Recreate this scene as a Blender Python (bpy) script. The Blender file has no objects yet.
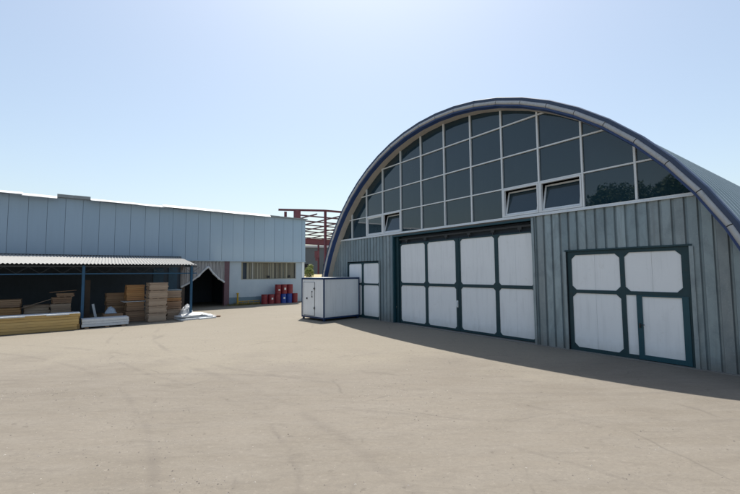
import bpy, bmesh, math, random
from mathutils import Vector, Matrix
random.seed(7)
SC = bpy.context.scene
COL = SC.collection
R = math.radians
H = 2.8                                   # eye height

# ------------------------------------------------------------------ materials
MATS = {}
class NT:
    def __init__(s, name):
        s.m = bpy.data.materials.new(name); s.m.use_nodes = True
        s.t = s.m.node_tree; s.n = s.t.nodes; s.l = s.t.links
        s.b = s.n['Principled BSDF']
        s.tc = s.n.new('ShaderNodeTexCoord')
    def new(s, k, **kw):
        n = s.n.new(k)
        for a, v in kw.items(): setattr(n, a, v)
        return n
    def coord(s, scale=(1, 1, 1), src='Object', rot=(0, 0, 0)):
        mp = s.new('ShaderNodeMapping'); mp.inputs['Scale'].default_value = scale
        mp.inputs['Rotation'].default_value = rot
        s.l.new(s.tc.outputs[src], mp.inputs['Vector']); return mp.outputs[0]
    def noise(s, scale, detail=4, rough=.55, vec=None, dist=0):
        n = s.new('ShaderNodeTexNoise'); n.inputs['Scale'].default_value = scale
        n.inputs['Detail'].default_value = detail; n.inputs['Roughness'].default_value = rough
        n.inputs['Distortion'].default_value = dist
        s.l.new(vec if vec is not None else s.coord(), n.inputs['Vector']); return n.outputs['Fac']
    def ramp(s, fac, stops):
        r = s.new('ShaderNodeValToRGB'); e = r.color_ramp.elements
        while len(e) < len(stops): e.new(.5)
        for i, (p, c) in enumerate(stops):
            e[i].position = p; e[i].color = (c if len(c) == 4 else (*c, 1)) if not isinstance(c, (int, float)) else (c, c, c, 1)
        s.l.new(fac, r.inputs[0]); return r.outputs[0]
    def mix(s, fac, a, b, mode='MIX'):
        m = s.new('ShaderNodeMix', data_type='RGBA', blend_type=mode)
        for i, v in ((0, fac), (6, a), (7, b)):
            if hasattr(v, 'is_linked') or isinstance(v, bpy.types.NodeSocket): s.l.new(v, m.inputs[i])
            elif i == 0: m.inputs[0].default_value = v
            else: m.inputs[i].default_value = (*v, 1) if not isinstance(v, (int, float)) else (v, v, v, 1)
        return m.outputs[2]
    def math(s, op, a, b=None, c=None):
        m = s.new('ShaderNodeMath', operation=op)
        for i, v in enumerate((a, b, c)):
            if v is None: continue
            if isinstance(v, (int, float)): m.inputs[i].default_value = v
            else: s.l.new(v, m.inputs[i])
        return m.outputs[0]
    def sep(s, vec):
        x = s.new('ShaderNodeSeparateXYZ'); s.l.new(vec, x.inputs[0]); return x.outputs
    def island(s):
        return s.new('ShaderNodeNewGeometry').outputs['Random Per Island']
    def bump(s, h, strength=.3, dist=.02):
        b = s.new('ShaderNodeBump'); b.inputs['Strength'].default_value = strength
        b.inputs['Distance'].default_value = dist
        s.l.new(h, b.inputs['Height']); s.l.new(b.outputs[0], s.b.inputs['Normal'])
    def set(s, color=None, rough=.6, metal=0, spec=None, ior=None, coat=0):
        if color is not None:
            if isinstance(color, bpy.types.NodeSocket): s.l.new(color, s.b.inputs['Base Color'])
            else: s.b.inputs['Base Color'].default_value = (*color, 1)
        if isinstance(rough, bpy.types.NodeSocket): s.l.new(rough, s.b.inputs['Roughness'])
        else: s.b.inputs['Roughness'].default_value = rough
        s.b.inputs['Metallic'].default_value = metal
        if spec is not None: s.b.inputs['Specular IOR Level'].default_value = spec
        if ior: s.b.inputs['IOR'].default_value = ior
        if coat: s.b.inputs['Coat Weight'].default_value = coat; s.b.inputs['Coat Roughness'].default_value = .1
        return s.m

def simple(name, c, rough=.6, metal=0, var=.12, scale=3, coat=0, grime=None, bump=0, spec=None):
    """paint-like surface: colour broken by soft noise, fine grain and vertical run marks"""
    t = NT(name)
    n1 = t.noise(scale, 5, .6); n2 = t.noise(scale * 9, 3, .6, t.coord((1, 1, .12)))
    lo = tuple(v * (1 - var) for v in c); hi = tuple(min(1, v * (1 + var)) for v in c)
    col = t.mix(n1, lo, hi)
    col = t.mix(t.math('MULTIPLY', t.ramp(n2, [(.45, 0), (.8, 1)]), .35), col, tuple(v * .72 for v in c))
    if grime:
        g = t.noise(scale * 2.3, 6, .7)
        col = t.mix(t.ramp(g, [(.55, 0), (.75, .7)]), col, grime)
    if bump: t.bump(t.noise(scale * 12, 4), bump, .01)
    return t.set(col, rough, metal, coat=coat, spec=spec)

M = {}
M['blue_trim'] = simple('blue_painted_steel', (.02, .05, .16), .45, var=.2)
M['blue_edge'] = simple('dark_blue_flashing', (.035, .06, .12), .5, var=.2)
M['blue_post'] = simple('blue_post_paint', (.006, .07, .15), .5, var=.25, scale=4)
M['container_blue'] = simple('container_blue_paint', (.008, .035, .11), .45, var=.2)
M['teal'] = simple('teal_painted_steel', (.006, .052, .072), .45, var=.25, scale=4, grime=(.03, .05, .055))
M['teal_bright'] = simple('bright_teal_paint', (.005, .062, .088), .45, var=.2, scale=4)
M['teal_dark'] = simple('dark_teal_paint', (.007, .042, .055), .5, var=.25, scale=4, grime=(.035, .045, .045))
M['mullion'] = simple('white_window_frame', (.72, .76, .79), .4, var=.08)
M['grey_tube'] = simple('grey_arch_metal', (.42, .43, .44), .42, metal=.2, var=.15, grime=(.2, .2, .2))
M['soffit'] = simple('soffit_board', (.42, .39, .35), .75, var=.15, grime=(.22, .2, .17))
M['dark_metal'] = simple('dark_metal', (.03, .033, .036), .5)
M['black'] = simple('black_rubber', (.012, .012, .013), .6)
M['flashing'] = simple('stained_flashing', (.12, .11, .1), .6, var=.3, scale=1.5, grime=(.14, .08, .05))
M['white_cloth'] = simple('pale_plastic_sheeting', (.55, .56, .57), .6, var=.15, scale=2, bump=.3)
M['column_red'] = simple('oxide_red_column', (.13, .07, .085), .7, var=.25)
M['steel_red'] = simple('oxide_red_steel', (.19, .055, .07), .65, var=.35, scale=.6, grime=(.1, .06, .06))
M['steel_red_dark'] = simple('dark_oxide_steel', (.17, .085, .10), .7, var=.3, scale=.6)
M['red_drum'] = simple('red_drum_paint', (.20, .014, .022), .5, var=.45, scale=6, grime=(.07, .025, .02))
M['blue_drum'] = simple('blue_drum_paint', (.01, .045, .26), .45, var=.3, scale=5)
M['label_white'] = simple('paper_label', (.7, .7, .68), .7)
M['yellow_paint'] = simple('yellow_barrier_paint', (.5, .3, .02), .55, var=.25, scale=8, grime=(.25, .14, .03))
M['bark'] = simple('bark', (.09, .07, .05), .9, var=.4, scale=6, bump=.5)
M['dark_board'] = simple('dark_plywood', (.09, .065, .05), .7, var=.3)
M['eave_white'] = simple('white_eave_sheet', (.72, .73, .74), .5, var=.08)
M['roof_old'] = simple('weathered_roof_sheet', (.25, .27, .28), .75, var=.2)
M['grey_shed'] = simple('grey_far_cladding', (.17, .19, .2), .8, var=.15, scale=.4)
M['shade_wall'] = simple('shade_dark_wall', (.045, .062, .085), .85, var=.3, scale=.7)  # dark colour carries the shade of interiors and of the shed

def m_panelwhite():
    t = NT('white_sandwich_panel')
    c = t.mix(t.noise(1.1, 4), (.82, .845, .87), (.88, .90, .92))
    st = t.noise(7, 4, .6, t.coord((1, 1, .08)))
    c = t.mix(t.math('MULTIPLY', t.ramp(st, [(.5, 0), (.78, 1)]), .28), c, (.5, .52, .54))
    zz = t.sep(t.coord())[2]
    foot = t.math('MULTIPLY', t.ramp(t.math('ADD', zz, t.math('MULTIPLY', t.noise(4, 4), .5)), [(.25, 1), (.75, 0)]), .45)
    c = t.mix(foot, c, (.46, .44, .4))
    dirt = t.ramp(t.noise(3.2, 7, .75, None, .8), [(.58, 0), (.74, .35)])
    c = t.mix(dirt, c, (.58, .57, .54))
    t.bump(t.noise(1.2, 2), .2, .02)
    return t.set(c, .36, coat=.4)
M['panel'] = m_panelwhite()

def m_galv():
    t = NT('galvanised_cladding')
    isl = t.island()
    base = t.ramp(isl, [(0, (.215, .28, .315)), (.3, (.28, .355, .39)), (.55, (.24, .295, .32)), (.8, (.35, .43, .465)), (1, (.235, .265, .28))])
    n = t.noise(2.2, 6, .65, t.coord((1, 1, .5)), .6)
    c = t.mix(t.ramp(n, [(.45, 0), (.66, .45)]), base, (.16, .195, .21))
    sp = t.noise(26, 3, .6)
    c = t.mix(t.math('MULTIPLY', t.ramp(sp, [(.55, 0), (.72, 1)]), .3), c, (.4, .44, .45))
    run = t.noise(9, 4, .6, t.coord((1, 1, .06)))
    c = t.mix(t.math('MULTIPLY', t.ramp(run, [(.52, 0), (.8, 1)]), .4), c, (.15, .16, .16))
    zz = t.sep(t.coord())[2]
    foot = t.math('MULTIPLY', t.ramp(t.math('ADD', zz, t.math('MULTIPLY', t.noise(3, 5), .9)), [(.4, 1), (1.3, 0)]), .5)
    c = t.mix(foot, c, (.2, .18, .155))  # warm light bounced off the ground, put into the colour low down
    t.bump(t.noise(5, 4), .15, .02)
    r = t.ramp(n, [(.3, .42), (.7, .6)])
    return t.set(c, r, .45)
M['galv'] = m_galv()

def m_ware():
    t = NT('pale_blue_wall_panels')
    c = t.ramp(t.island(), [(0, (.275, .37, .465)), (.5, (.30, .395, .49)), (1, (.325, .42, .515))])
    c = t.mix(t.math('MULTIPLY', t.noise(.8, 5, .6), .5), c, (.27, .36, .46))
    run = t.noise(6, 4, .6, t.coord((1, 1, .05)))
    c = t.mix(t.math('MULTIPLY', t.ramp(run, [(.5, 0), (.8, 1)]), .3), c, (.23, .29, .35))
    zz = t.sep(t.coord())[2]
    c = t.mix(t.ramp(t.math('ADD', zz, t.math('MULTIPLY', t.noise(5, 4), .4)), [(0.0, .3), (1, .3)]), c, (.28, .38, .49))
    t.bump(t.noise(1.5, 3), .15, .02)
    return t.set(c, .42, 0, coat=.25)
M['ware'] = m_ware()

def m_lower():
    t = NT('blue_grey_painted_render')
    c = t.mix(t.noise(1.2, 5, .6), (.34, .41, .48), (.46, .52, .57))
    s = t.sep(t.coord())
    edge = t.math('ADD', s[2], t.math('MULTIPLY', t.noise(6, 3), .12))
    band = t.math('LESS_THAN', edge, .74)
    left = t.math('LESS_THAN', s[0], -3.2)
    c = t.mix(t.math('MULTIPLY', t.math('MULTIPLY', band, left), .85), c, (.1, .17, .22))
    sc = t.ramp(t.noise(4.5, 6, .7, None, 1.0), [(.6, 0), (.68, 1)])
    inx = t.math('MULTIPLY', t.math('GREATER_THAN', s[0], -4.7), t.math('LESS_THAN', s[0], -2.4))
    c = t.mix(t.math('MULTIPLY', t.math('MULTIPLY', sc, inx), .6), c, (.62, .64, .65))
    t.bump(t.noise(18, 4), .25, .01)
    return t.set(c, .8)
M['render'] = m_lower()

def m_wood(name, a, b, c, ring=14):
    t = NT(name)
    base = t.ramp(t.island(), [(0, a), (.5, b), (1, c)])
    g = t.noise(ring, 5, .6, t.coord((.15, 1, 1.6)), .4)
    col = t.mix(t.math('MULTIPLY', t.ramp(g, [(.4, 0), (.75, 1)]), .5), base, tuple(v * .5 for v in b))
    col = t.mix(t.math('MULTIPLY', t.noise(1.3, 4), .35), col, (.22, .18, .14))
    t.bump(g, .2, .01)
    return t.set(col, .75)
M['wood_yellow'] = m_wood('fresh_pine', (.50, .32, .10), (.60, .42, .16), (.42, .26, .08))
M['wood_brown'] = m_wood('stacked_board_brown', (.30, .17, .095), (.42, .26, .15), (.22, .125, .075))
M['wood_grey'] = m_wood('weathered_board', (.38, .27, .19), (.52, .40, .30), (.30, .21, .15))
M['wood_orange'] = m_wood('orange_board', (.42, .19, .06), (.50, .26, .09), (.34, .15, .06))
M['foam'] = simple('white_foam_board', (.62, .65, .68), .7, var=.12, scale=4, grime=(.4, .4, .38))

def m_glass():
    t = NT('dark_tinted_glass')
    c = t.mix(t.noise(.6, 3), (.008, .025, .038), (.014, .038, .053))
    t.bump(t.noise(.35, 2), .05, .05)
    dust = t.ramp(t.noise(2.2, 6, .7, t.coord((1, 1, .35))), [(.45, .01), (.8, .05)])
    c = t.mix(t.math('MULTIPLY', t.ramp(t.noise(1.7, 6, .7, t.coord((1, 1, .3))), [(.5, 0), (.85, 1)]), .05), c, (.2, .22, .23))
    return t.set(c, dust, 0, ior=1.68)
M['glass'] = m_glass()

def m_asbestos():
    t = NT('corrugated_cement_sheet')
    c = t.mix(t.noise(2, 5, .6), (.26, .262, .255), (.325, .323, .315))
    c = t.mix(t.ramp(t.noise(9, 4, .7), [(.6, 0), (.8, .35)]), c, (.4, .39, .36))
    return t.set(c, .8)
M['cement_sheet'] = m_asbestos()

def m_roof():
    t = NT('galvanised_barrel_roof')
    c = t.mix(t.noise(1.5, 5), (.3, .36, .36), (.44, .5, .5))
    return t.set(c, .45, .5)
M['roof'] = m_roof()

def m_ground():
    t = NT('compacted_dirt_concrete')
    P = t.coord()
    big = t.noise(.16, 5, .6, P, .6)
    col = t.mix(t.ramp(big, [(.34, 0), (.66, 1)]), (0.170, 0.149, 0.121), (0.211, 0.187, 0.155))
    mid = t.noise(1.1, 6, .65, t.coord((.5, 2.2, 1), rot=(0, 0, .18)), .6)
    col = t.mix(t.math('MULTIPLY', t.ramp(mid, [(.42, 0), (.62, 1)]), .45), col, (0.206, 0.186, 0.158))
    mid2 = t.noise(2.7, 7, .7, t.coord((.45, 1.9, 1), rot=(0, 0, -.12)), .7)
    col = t.mix(t.math('MULTIPLY', t.ramp(mid2, [(.5, 0), (.68, 1)]), .42), col, (0.132, 0.115, 0.096))
    # pale dust drifted towards the far yard
    s = t.sep(P)
    far = t.ramp(t.math('ADD', t.math('MULTIPLY', s[1], .05), t.math('MULTIPLY', t.noise(.3, 4), .6)), [(.85, 0), (1.6, .8)])
    col = t.mix(far, col, (0.240, 0.215, 0.172))
    # ochre soil along the warehouse foot
    # distance from line through B0 along db:  v = (P-B0).nb
    v = t.math('SUBTRACT', t.math('MULTIPLY', s[0], .6295), t.math('MULTIPLY', s[1], .777))
    v = t.math('ADD', v, 4.527 + 30.737)
    soil = t.ramp(t.math('ADD', t.math('MULTIPLY', v, .25), t.math('MULTIPLY', t.noise(1.3, 5), 1.1)), [(.5, 1), (1.15, 0)])
    col = t.mix(t.math('MULTIPLY', soil, .8), col, (0.115, 0.088, 0.049))
    # tyre tracks: soft bands along circles
    def track(cx, cy, r, w, amt, col):
        dx = t.math('SUBTRACT', s[0], cx); dy = t.math('SUBTRACT', s[1], cy)
        d = t.math('SQRT', t.math('ADD', t.math('MULTIPLY', dx, dx), t.math('MULTIPLY', dy, dy)))
        d = t.math('ADD', d, t.math('MULTIPLY', t.noise(.8, 3), .25))
        k = t.math('ABSOLUTE', t.math('SUBTRACT', d, r + .125))
        band = t.ramp(t.math('DIVIDE', k, w), [(.2, 1), (1, 0)])
        msk = t.ramp(t.noise(.55, 5, .7, P, .5), [(.42, 0), (.6, 1)])
        return t.mix(t.math('MULTIPLY', t.math('MULTIPLY', band, msk), amt), col, (0.106, 0.092, 0.081))
    for a in [(-7.61, 3.69, 6.84, .08, .35), (-5.65, -4.09, 13.17, .06, .22), (-10.4, 20.3, 7.36, .1, .25), (-20, -4, 19.5, .12, .3), (-19, -6, 22.5, .16, .28), (-5.65, -4.09, 15.3, .12, .3), (5, 26, 18.6, .1, .28), (5, 26, 16.9, .13, .3)]:
        col = track(*a, col)
    # small dark cracks and spots
    vo = t.new('ShaderNodeTexVoronoi', feature='DISTANCE_TO_EDGE'); vo.inputs['Scale'].default_value = .42
    wv = t.new('ShaderNodeMix', data_type='VECTOR'); wv.inputs[0].default_value = .16
    nn = t.new('ShaderNodeTexNoise'); nn.inputs['Scale'].default_value = 1.3; t.l.new(P, nn.inputs['Vector'])
    t.l.new(P, wv.inputs[4]); t.l.new(nn.outputs['Color'], wv.inputs[5]); t.l.new(wv.outputs[1], vo.inputs['Vector'])
    cr = t.math('MULTIPLY', t.ramp(vo.outputs['Distance'], [(.0, 1), (.012, 0)]), t.ramp(t.noise(.7, 3), [(.52, 0), (.62, 1)]))
    col = t.mix(t.math('MULTIPLY', cr, .35), col, (0.077, 0.068, 0.060))
    fine = t.noise(34, 5, .75)
    col = t.mix(t.math('MULTIPLY', t.ramp(fine, [(.5, 0), (.75, 1)]), .35), col, (0.106, 0.095, 0.084))
    fine2 = t.noise(75, 3, .7)
    col = t.mix(t.math('MULTIPLY', t.ramp(fine2, [(.6, 0), (.72, 1)]), .4), col, (0.250, 0.234, 0.207))
    med = t.noise(11, 6, .75, t.coord((1, 1.5, 1), rot=(0, 0, .3)), .6)
    col = t.mix(t.math('MULTIPLY', t.ramp(med, [(.46, 0), (.64, 1)]), .30), col, (.13, .115, .10))
    col = t.mix(t.math('MULTIPLY', t.ramp(med, [(.28, 1), (.42, 0)]), .45), col, (.30, .27, .235))
    pat = t.ramp(t.noise(.55, 6, .6, t.coord((.6, 1.6, 1)), .5), [(.45, 0), (.56, 1)])
    col = t.mix(t.math('MULTIPLY', pat, .05), col, (.33, .30, .26))
    grit = t.ramp(t.noise(24, 2, .5, t.coord((1, 1.4, 1), rot=(0, 0, .2))), [(.66, 0), (.70, 1)])
    gm = t.ramp(t.noise(.8, 4, .6), [(.45, 0), (.6, 1)])
    col = t.mix(t.math('MULTIPLY', t.math('MULTIPLY', grit, gm), .55), col, (.11, .095, .08))
    spots = t.ramp(t.noise(6, 3, .5), [(.66, 0), (.72, 1)])
    col = t.mix(t.math('MULTIPLY', spots, .35), col, (0.082, 0.071, 0.061))
    hsum = t.math('ADD', t.math('MULTIPLY', mid, .5), t.math('ADD', t.math('MULTIPLY', fine, .25), t.math('MULTIPLY', mid2, .35)))
    t.bump(hsum, .55, .03)
    return t.set(col, .92, spec=.25)
M['ground'] = m_ground()

def m_leaf(name, a, b):
    t = NT(name)
    c = t.mix(t.island(), a, b)
    return t.set(c, .6)
M['leaf'] = m_leaf('dark_leaves', (.03, .055, .018), (.07, .11, .035))
M['leaf_light'] = m_leaf('yellow_green_leaves', (.16, .20, .05), (.28, .32, .09))
M['weed'] = m_leaf('dry_weeds', (.22, .17, .05), (.13, .13, .04))
M['sand'] = simple('dry_sand', (.5, .41, .24), .95, var=.2, scale=.6, grime=(.35, .28, .15), bump=.3)
def m_pebble():
    t = NT('pebble'); return t.set(t.ramp(t.island(), [(0, (.10, .09, .08)), (.5, (.22, .19, .165)), (1, (.38, .35, .31))]), .95)
M['pebble'] = m_pebble()
def m_bars():
    t = NT('grimy_window_blinds')
    c = t.ramp(t.island(), [(0, (.16, .14, .10)), (.5, (.27, .25, .19)), (1, (.36, .34, .27))])
    c = t.mix(t.math('MULTIPLY', t.noise(3, 5), .5), c, (.2, .18, .13))
    return t.set(c, .75)
M['blind'] = m_bars()
def m_curtain():
    t = NT('grimy_curtain_cloth')
    c = t.mix(t.noise(2.5, 5, .6, t.coord((1, 1, .3))), (.24, .23, .225), (.42, .41, .41))
    t.bump(t.noise(9, 3), .3, .02)
    return t.set(c, .85)
M['curtain'] = m_curtain()

# ------------------------------------------------------------------ mesh builder
class MB:
    def __init__(s): s.bm = bmesh.new()
    def face(s, pts):
        vs = [s.bm.verts.new(p) for p in pts]
        return s.bm.faces.new(vs)
    def box(s, x0, x1, y0, y1, z0, z1, jit=None):
        v = [s.bm.verts.new((x, y, z)) for x in (x0, x1) for y in (y0, y1) for z in (z0, z1)]
        for f in ((0, 1, 3, 2), (4, 6, 7, 5), (0, 4, 5, 1), (2, 3, 7, 6), (0, 2, 6, 4), (1, 5, 7, 3)):
            s.bm.faces.new([v[i] for i in f])
        if jit: bmesh.ops.transform(s.bm, matrix=jit, verts=v)
        return v
    def prism(s, poly, y0, y1):
        """polygon in (x,z) extruded along y"""
        a = [s.bm.verts.new((x, y0, z)) for x, z in poly]; b = [s.bm.verts.new((x, y1, z)) for x, z in poly]
        n = len(poly)
        s.bm.faces.new(a); s.bm.faces.new(b[::-1])
        for i in range(n): s.bm.faces.new([a[i], b[i], b[(i + 1) % n], a[(i + 1) % n]])
    def bar(s, p, q, w, h=None):
        """square bar between two points"""
        h = h or w; p = Vector(p); q = Vector(q); d = (q - p).normalized()
        up = Vector((0, 0, 1)) if abs(d.z) < .95 else Vector((1, 0, 0))
        x = d.cross(up).normalized() * w / 2; y = x.cross(d).normalized() * h / 2
        A = [s.bm.verts.new(p + a * x + b * y) for a, b in ((-1, -1), (1, -1), (1, 1), (-1, 1))]
        B = [s.bm.verts.new(q + a * x + b * y) for a, b in ((-1, -1), (1, -1), (1, 1), (-1, 1))]
        s.bm.faces.new(A[::-1]); s.bm.faces.new(B)
        for i in range(4): s.bm.faces.new([A[i], A[(i + 1) % 4], B[(i + 1) % 4], B[i]])
    def ibeam(s, p, q, w, h, t=.03):
        p = Vector(p); q = Vector(q); d = (q - p).normalized()
        up = Vector((0, 0, 1)) if abs(d.z) < .95 else Vector((1, 0, 0))
        y = (up - d * up.dot(d)).normalized()
        s.bar(p + y * (h / 2 - t / 2), q + y * (h / 2 - t / 2), w, t)
        s.bar(p - y * (h / 2 - t / 2), q - y * (h / 2 - t / 2), w, t)
        s.bar(p, q, t, h - 2 * t)
    def tube(s, pts, r, n=8, caps=True):
        rings = []
        for i, p in enumerate(pts):
            p = Vector(p); a = Vector(pts[max(0, i - 1)]); b = Vector(pts[min(len(pts) - 1, i + 1)])
            d = (b - a).normalized(); up = Vector((0, 0, 1)) if abs(d.z) < .9 else Vector((1, 0, 0))
            x = d.cross(up).normalized(); y = x.cross(d)
            rr = r[i] if isinstance(r, (list, tuple)) else r
            rings.append([s.bm.verts.new(p + rr * (math.cos(2 * math.pi * k / n) * x + math.sin(2 * math.pi * k / n) * y)) for k in range(n)])
        for A, B in zip(rings, rings[1:]):
            for k in range(n): s.bm.faces.new([A[k], A[(k + 1) % n], B[(k + 1) % n], B[k]])
        if caps: s.bm.faces.new(rings[0][::-1]); s.bm.faces.new(rings[-1])
    def lathe(s, prof, c=(0, 0), n=24):
        rings = [[s.bm.verts.new((c[0] + r * math.cos(2 * math.pi * k / n), c[1] + r * math.sin(2 * math.pi * k / n), z)) for k in range(n)] for r, z in prof]
        for A, B in zip(rings, rings[1:]):
            for k in range(n): s.bm.faces.new([A[k], A[(k + 1) % n], B[(k + 1) % n], B[k]])
        s.bm.faces.new(rings[0][::-1]); s.bm.faces.new(rings[-1])
    def build(s, name, mat, parent=None, bevel=0, smooth=False, loc=None, rotz=None):
        if s.bm.faces: bmesh.ops.recalc_face_normals(s.bm, faces=s.bm.faces[:])
        if bevel:
            es = [e for e in s.bm.edges if len(e.link_faces) == 2 and e.calc_face_angle(0) > 1.0]
            bmesh.ops.bevel(s.bm, geom=es, offset=bevel, segments=1, affect='EDGES')
        me = bpy.data.meshes.new(name); s.bm.to_mesh(me); s.bm.free()
        me.materials.append(M[mat] if isinstance(mat, str) else mat)
        if smooth: me.polygons.foreach_set('use_smooth', [True] * len(me.polygons))
        o = bpy.data.objects.new(name, me); COL.objects.link(o)
        if parent: o.parent = parent
        if loc: o.location = loc
        if rotz is not None: o.rotation_euler = (0, 0, rotz)
        return o

def tag(o, label=None, cat=None, group=None, kind=None):
    if label: o['label'] = label
    if cat: o['category'] = cat
    if group: o['group'] = group
    if kind: o['kind'] = kind
    return o
def thing(name, label, cat, loc=(0, 0, 0), rotz=0, group=None):
    o = bpy.data.objects.new(name, None); COL.objects.link(o); o.empty_display_size = .3
    o.location = loc; o.rotation_euler = (0, 0, rotz)
    return tag(o, label, cat, group)
def copy_tree(o, parent=None):
    c = o.copy(); COL.objects.link(c); c.parent = parent
    for ch in list(o.children): copy_tree(ch, c)
    return c

# local frames: hangar (u right along its front, y into the building), warehouse (s right, y into the building)
HO = Vector((3.69298501, 18.87337499, 0)); HA = -0.936924
BO = Vector((-7.19157722, 39.55806298, 0)); BA = math.pi / 2 - 0.889842
def HP(u, v, z=0): return HO + Matrix.Rotation(HA, 3, 'Z') @ Vector((u, -v, z))
def BP(s, v, z=0): return BO + Matrix.Rotation(BA, 3, 'Z') @ Vector((s, -v, z))

# ------------------------------------------------------------------ camera, light
cd = bpy.data.cameras.new('camera'); cam = bpy.data.objects.new('camera', cd); COL.objects.link(cam)
Rv = Vector((.99997, .00053, -.00799)); Uv = Vector((.00801, -.06612, .99778)); Fv = Vector((0, .99781, .06612))
mw = Matrix((Rv, Uv, -Fv)).transposed().to_4x4(); mw.translation = (0, 0, H); cam.matrix_world = mw
cd.sensor_width = 36; cd.lens = 390.2234 / 740 * 36; cd.clip_end = 3000; cd.clip_start = .1
SC.camera = cam

SUN_EL = 65.5
w = bpy.data.worlds.new('World'); SC.world = w; w.use_nodes = True
wt = w.node_tree; sky = wt.nodes.new('ShaderNodeTexSky'); sky.sky_type = 'NISHITA'; sky.sun_disc = False
sky.sun_elevation = R(SUN_EL); sky.sun_rotation = R(0)
sky.altitude = 0; sky.air_density = 1.2; sky.dust_density = 1.8; sky.ozone_density = 1.2
bg = wt.nodes['Background']; bg.inputs['Strength'].default_value = .115
hs = wt.nodes.new('ShaderNodeHueSaturation'); hs.inputs['Saturation'].default_value = .82
wt.links.new(sky.outputs[0], hs.inputs['Color']); 
tn = wt.nodes.new('ShaderNodeMix'); tn.data_type = 'RGBA'; tn.blend_type = 'MULTIPLY'; tn.inputs[0].default_value = 1; tn.inputs[7].default_value = (.975, 1, .985, 1)
wt.links.new(hs.outputs[0], tn.inputs[6]); wt.links.new(tn.outputs[2], bg.inputs['Color'])
sd = bpy.data.lights.new('sun', 'SUN'); sd.energy = 4.8; sd.angle = R(.53); sd.color = (1, .955, .88)
so = bpy.data.objects.new('sun', sd); COL.objects.link(so)
sdir = Vector((.027, 1, 0)).normalized() * math.cos(R(SUN_EL)) + Vector((0, 0, math.sin(R(SUN_EL))))
so.rotation_euler = sdir.to_track_quat('Z', 'Y').to_euler(); so.location = (0, 20, 40)
SC.view_settings.view_transform = 'Standard'; SC.view_settings.look = 'None'
SC.view_settings.exposure = .47; SC.view_settings.gamma = 1; SC.view_settings.use_curve_mapping = False

# ------------------------------------------------------------------ ground
b = MB()
b.face([(-900, -900, 0), (900, -900, 0), (900, 900, 0), (-900, 900, 0)])
tag(b.build('ground', 'ground'), kind='structure')
# loose stones: nobody could count them
b = MB()
cl_ = [(random.uniform(-9, 7), random.uniform(4.8, 14), random.uniform(.3, 1.3)) for _ in range(26)] + [(-4.2, 5.6, .9), (-3.6, 6.4, .8), (-5, 7.4, 1.0), (-2.8, 5.6, .7)]
for i in range(3600):
    if i % 3: cx_, cy_, cr_ = random.choice(cl_); x = random.gauss(cx_, cr_); y = max(3.5, random.gauss(cy_, cr_ * .6))
    else: y = 4.2 + (random.random() ** 1.6) * 22; x = random.uniform(-1.05, 1.05) * y
    p = Vector((x, y, 0)); L = Matrix.Rotation(-HA, 3, 'Z') @ (p - HO)
    if L.y > -.1: continue
    r = random.choice([.003, .004, .005, .006, .008, .012]) * random.uniform(.7, 1.4)
    vs = []
    k = 6
    a0 = random.random() * 6
    for j in range(k):
        q = r * random.uniform(.7, 1.3); vs.append((x + q * math.cos(a0 + j * 6.283 / k), y + q * math.sin(a0 + j * 6.283 / k), .0))
    top = b.bm.verts.new((x, y, r * random.uniform(.6, 1))); rv = [b.bm.verts.new(v) for v in vs]
    for j in range(k): b.bm.faces.new([rv[j], rv[(j + 1) % k], top])
tag(b.build('gravel', 'pebble'), 'small loose stones scattered over the dusty yard', 'gravel', kind='stuff')

# ------------------------------------------------------------------ HANGAR
PANE = 1.63065; SILL = 5.02; T = [6.259, 7.592, 8.925]; ZC = -1.33
hangar = thing('arch_hangar', 'large arched hangar with glazed gable, ribbed metal cladding and white gates', 'hangar', HO, HA)
STEP = R(5.72)
def ring_angles(n_end=True):
    a = [math.pi / 2 - STEP * k for k in range(14, -15, -1)]
    a = [R(6.45)] + a + [math.pi - R(6.45)]
    return a                              # from right foot (6.45 deg) to left foot
ANG = ring_angles()
def pr(r, a): return (RU + r * math.cos(a), ZC + r * math.sin(a))
RU = .10
def sweep(prof, angs, closed=False, gap=0, b=None):
    """profile [(r, y)] swept round the arch, straight between joints"""
    b = b or MB()
    for a0, a1 in zip(angs, angs[1:]):
        a0 += gap; a1 -= gap
        A = [b.bm.verts.new((pr(r, a0)[0], y, pr(r, a0)[1])) for r, y in prof]
        B = [b.bm.verts.new((pr(r, a1)[0], y, pr(r, a1)[1])) for r, y in prof]
        n = len(prof)
        for i in range(n if closed else n - 1):
            b.bm.faces.new([A[i], B[i], B[(i + 1) % n], A[(i + 1) % n]])
        if closed: b.bm.faces.new(A); b.bm.faces.new(B[::-1])
    return b
# arch rim: dark outer flashing, grey tube, blue inner strip, pale soffit
rim = sweep([(11.68, -.60), (11.68, -.68), (11.79, -.70), (11.82, -.64), (11.82, -.36), (11.72, -.36), (11.70, -.58)], ANG, True).build('arch_rim', 'blue_edge', hangar)
tp = [(11.605 + .075 * math.cos(t), -.665 - .06 * math.sin(t)) for t in [math.pi * k / 7 for k in range(8)]]
sweep(tp + [(11.53, -.6), (11.68, -.6)], ANG, True, gap=.0012).build('grey_tube', 'grey_tube', rim)
sweep([(11.44, -.40), (11.47, -.655), (11.535, -.66), (11.535, -.40)], ANG, True).build('blue_strip', 'blue_trim', rim)
sweep([(11.44, .05), (11.44, -.398), (11.56, -.398), (11.56, .05)], ANG, True).build('soffit', 'soffit', rim)
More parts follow.
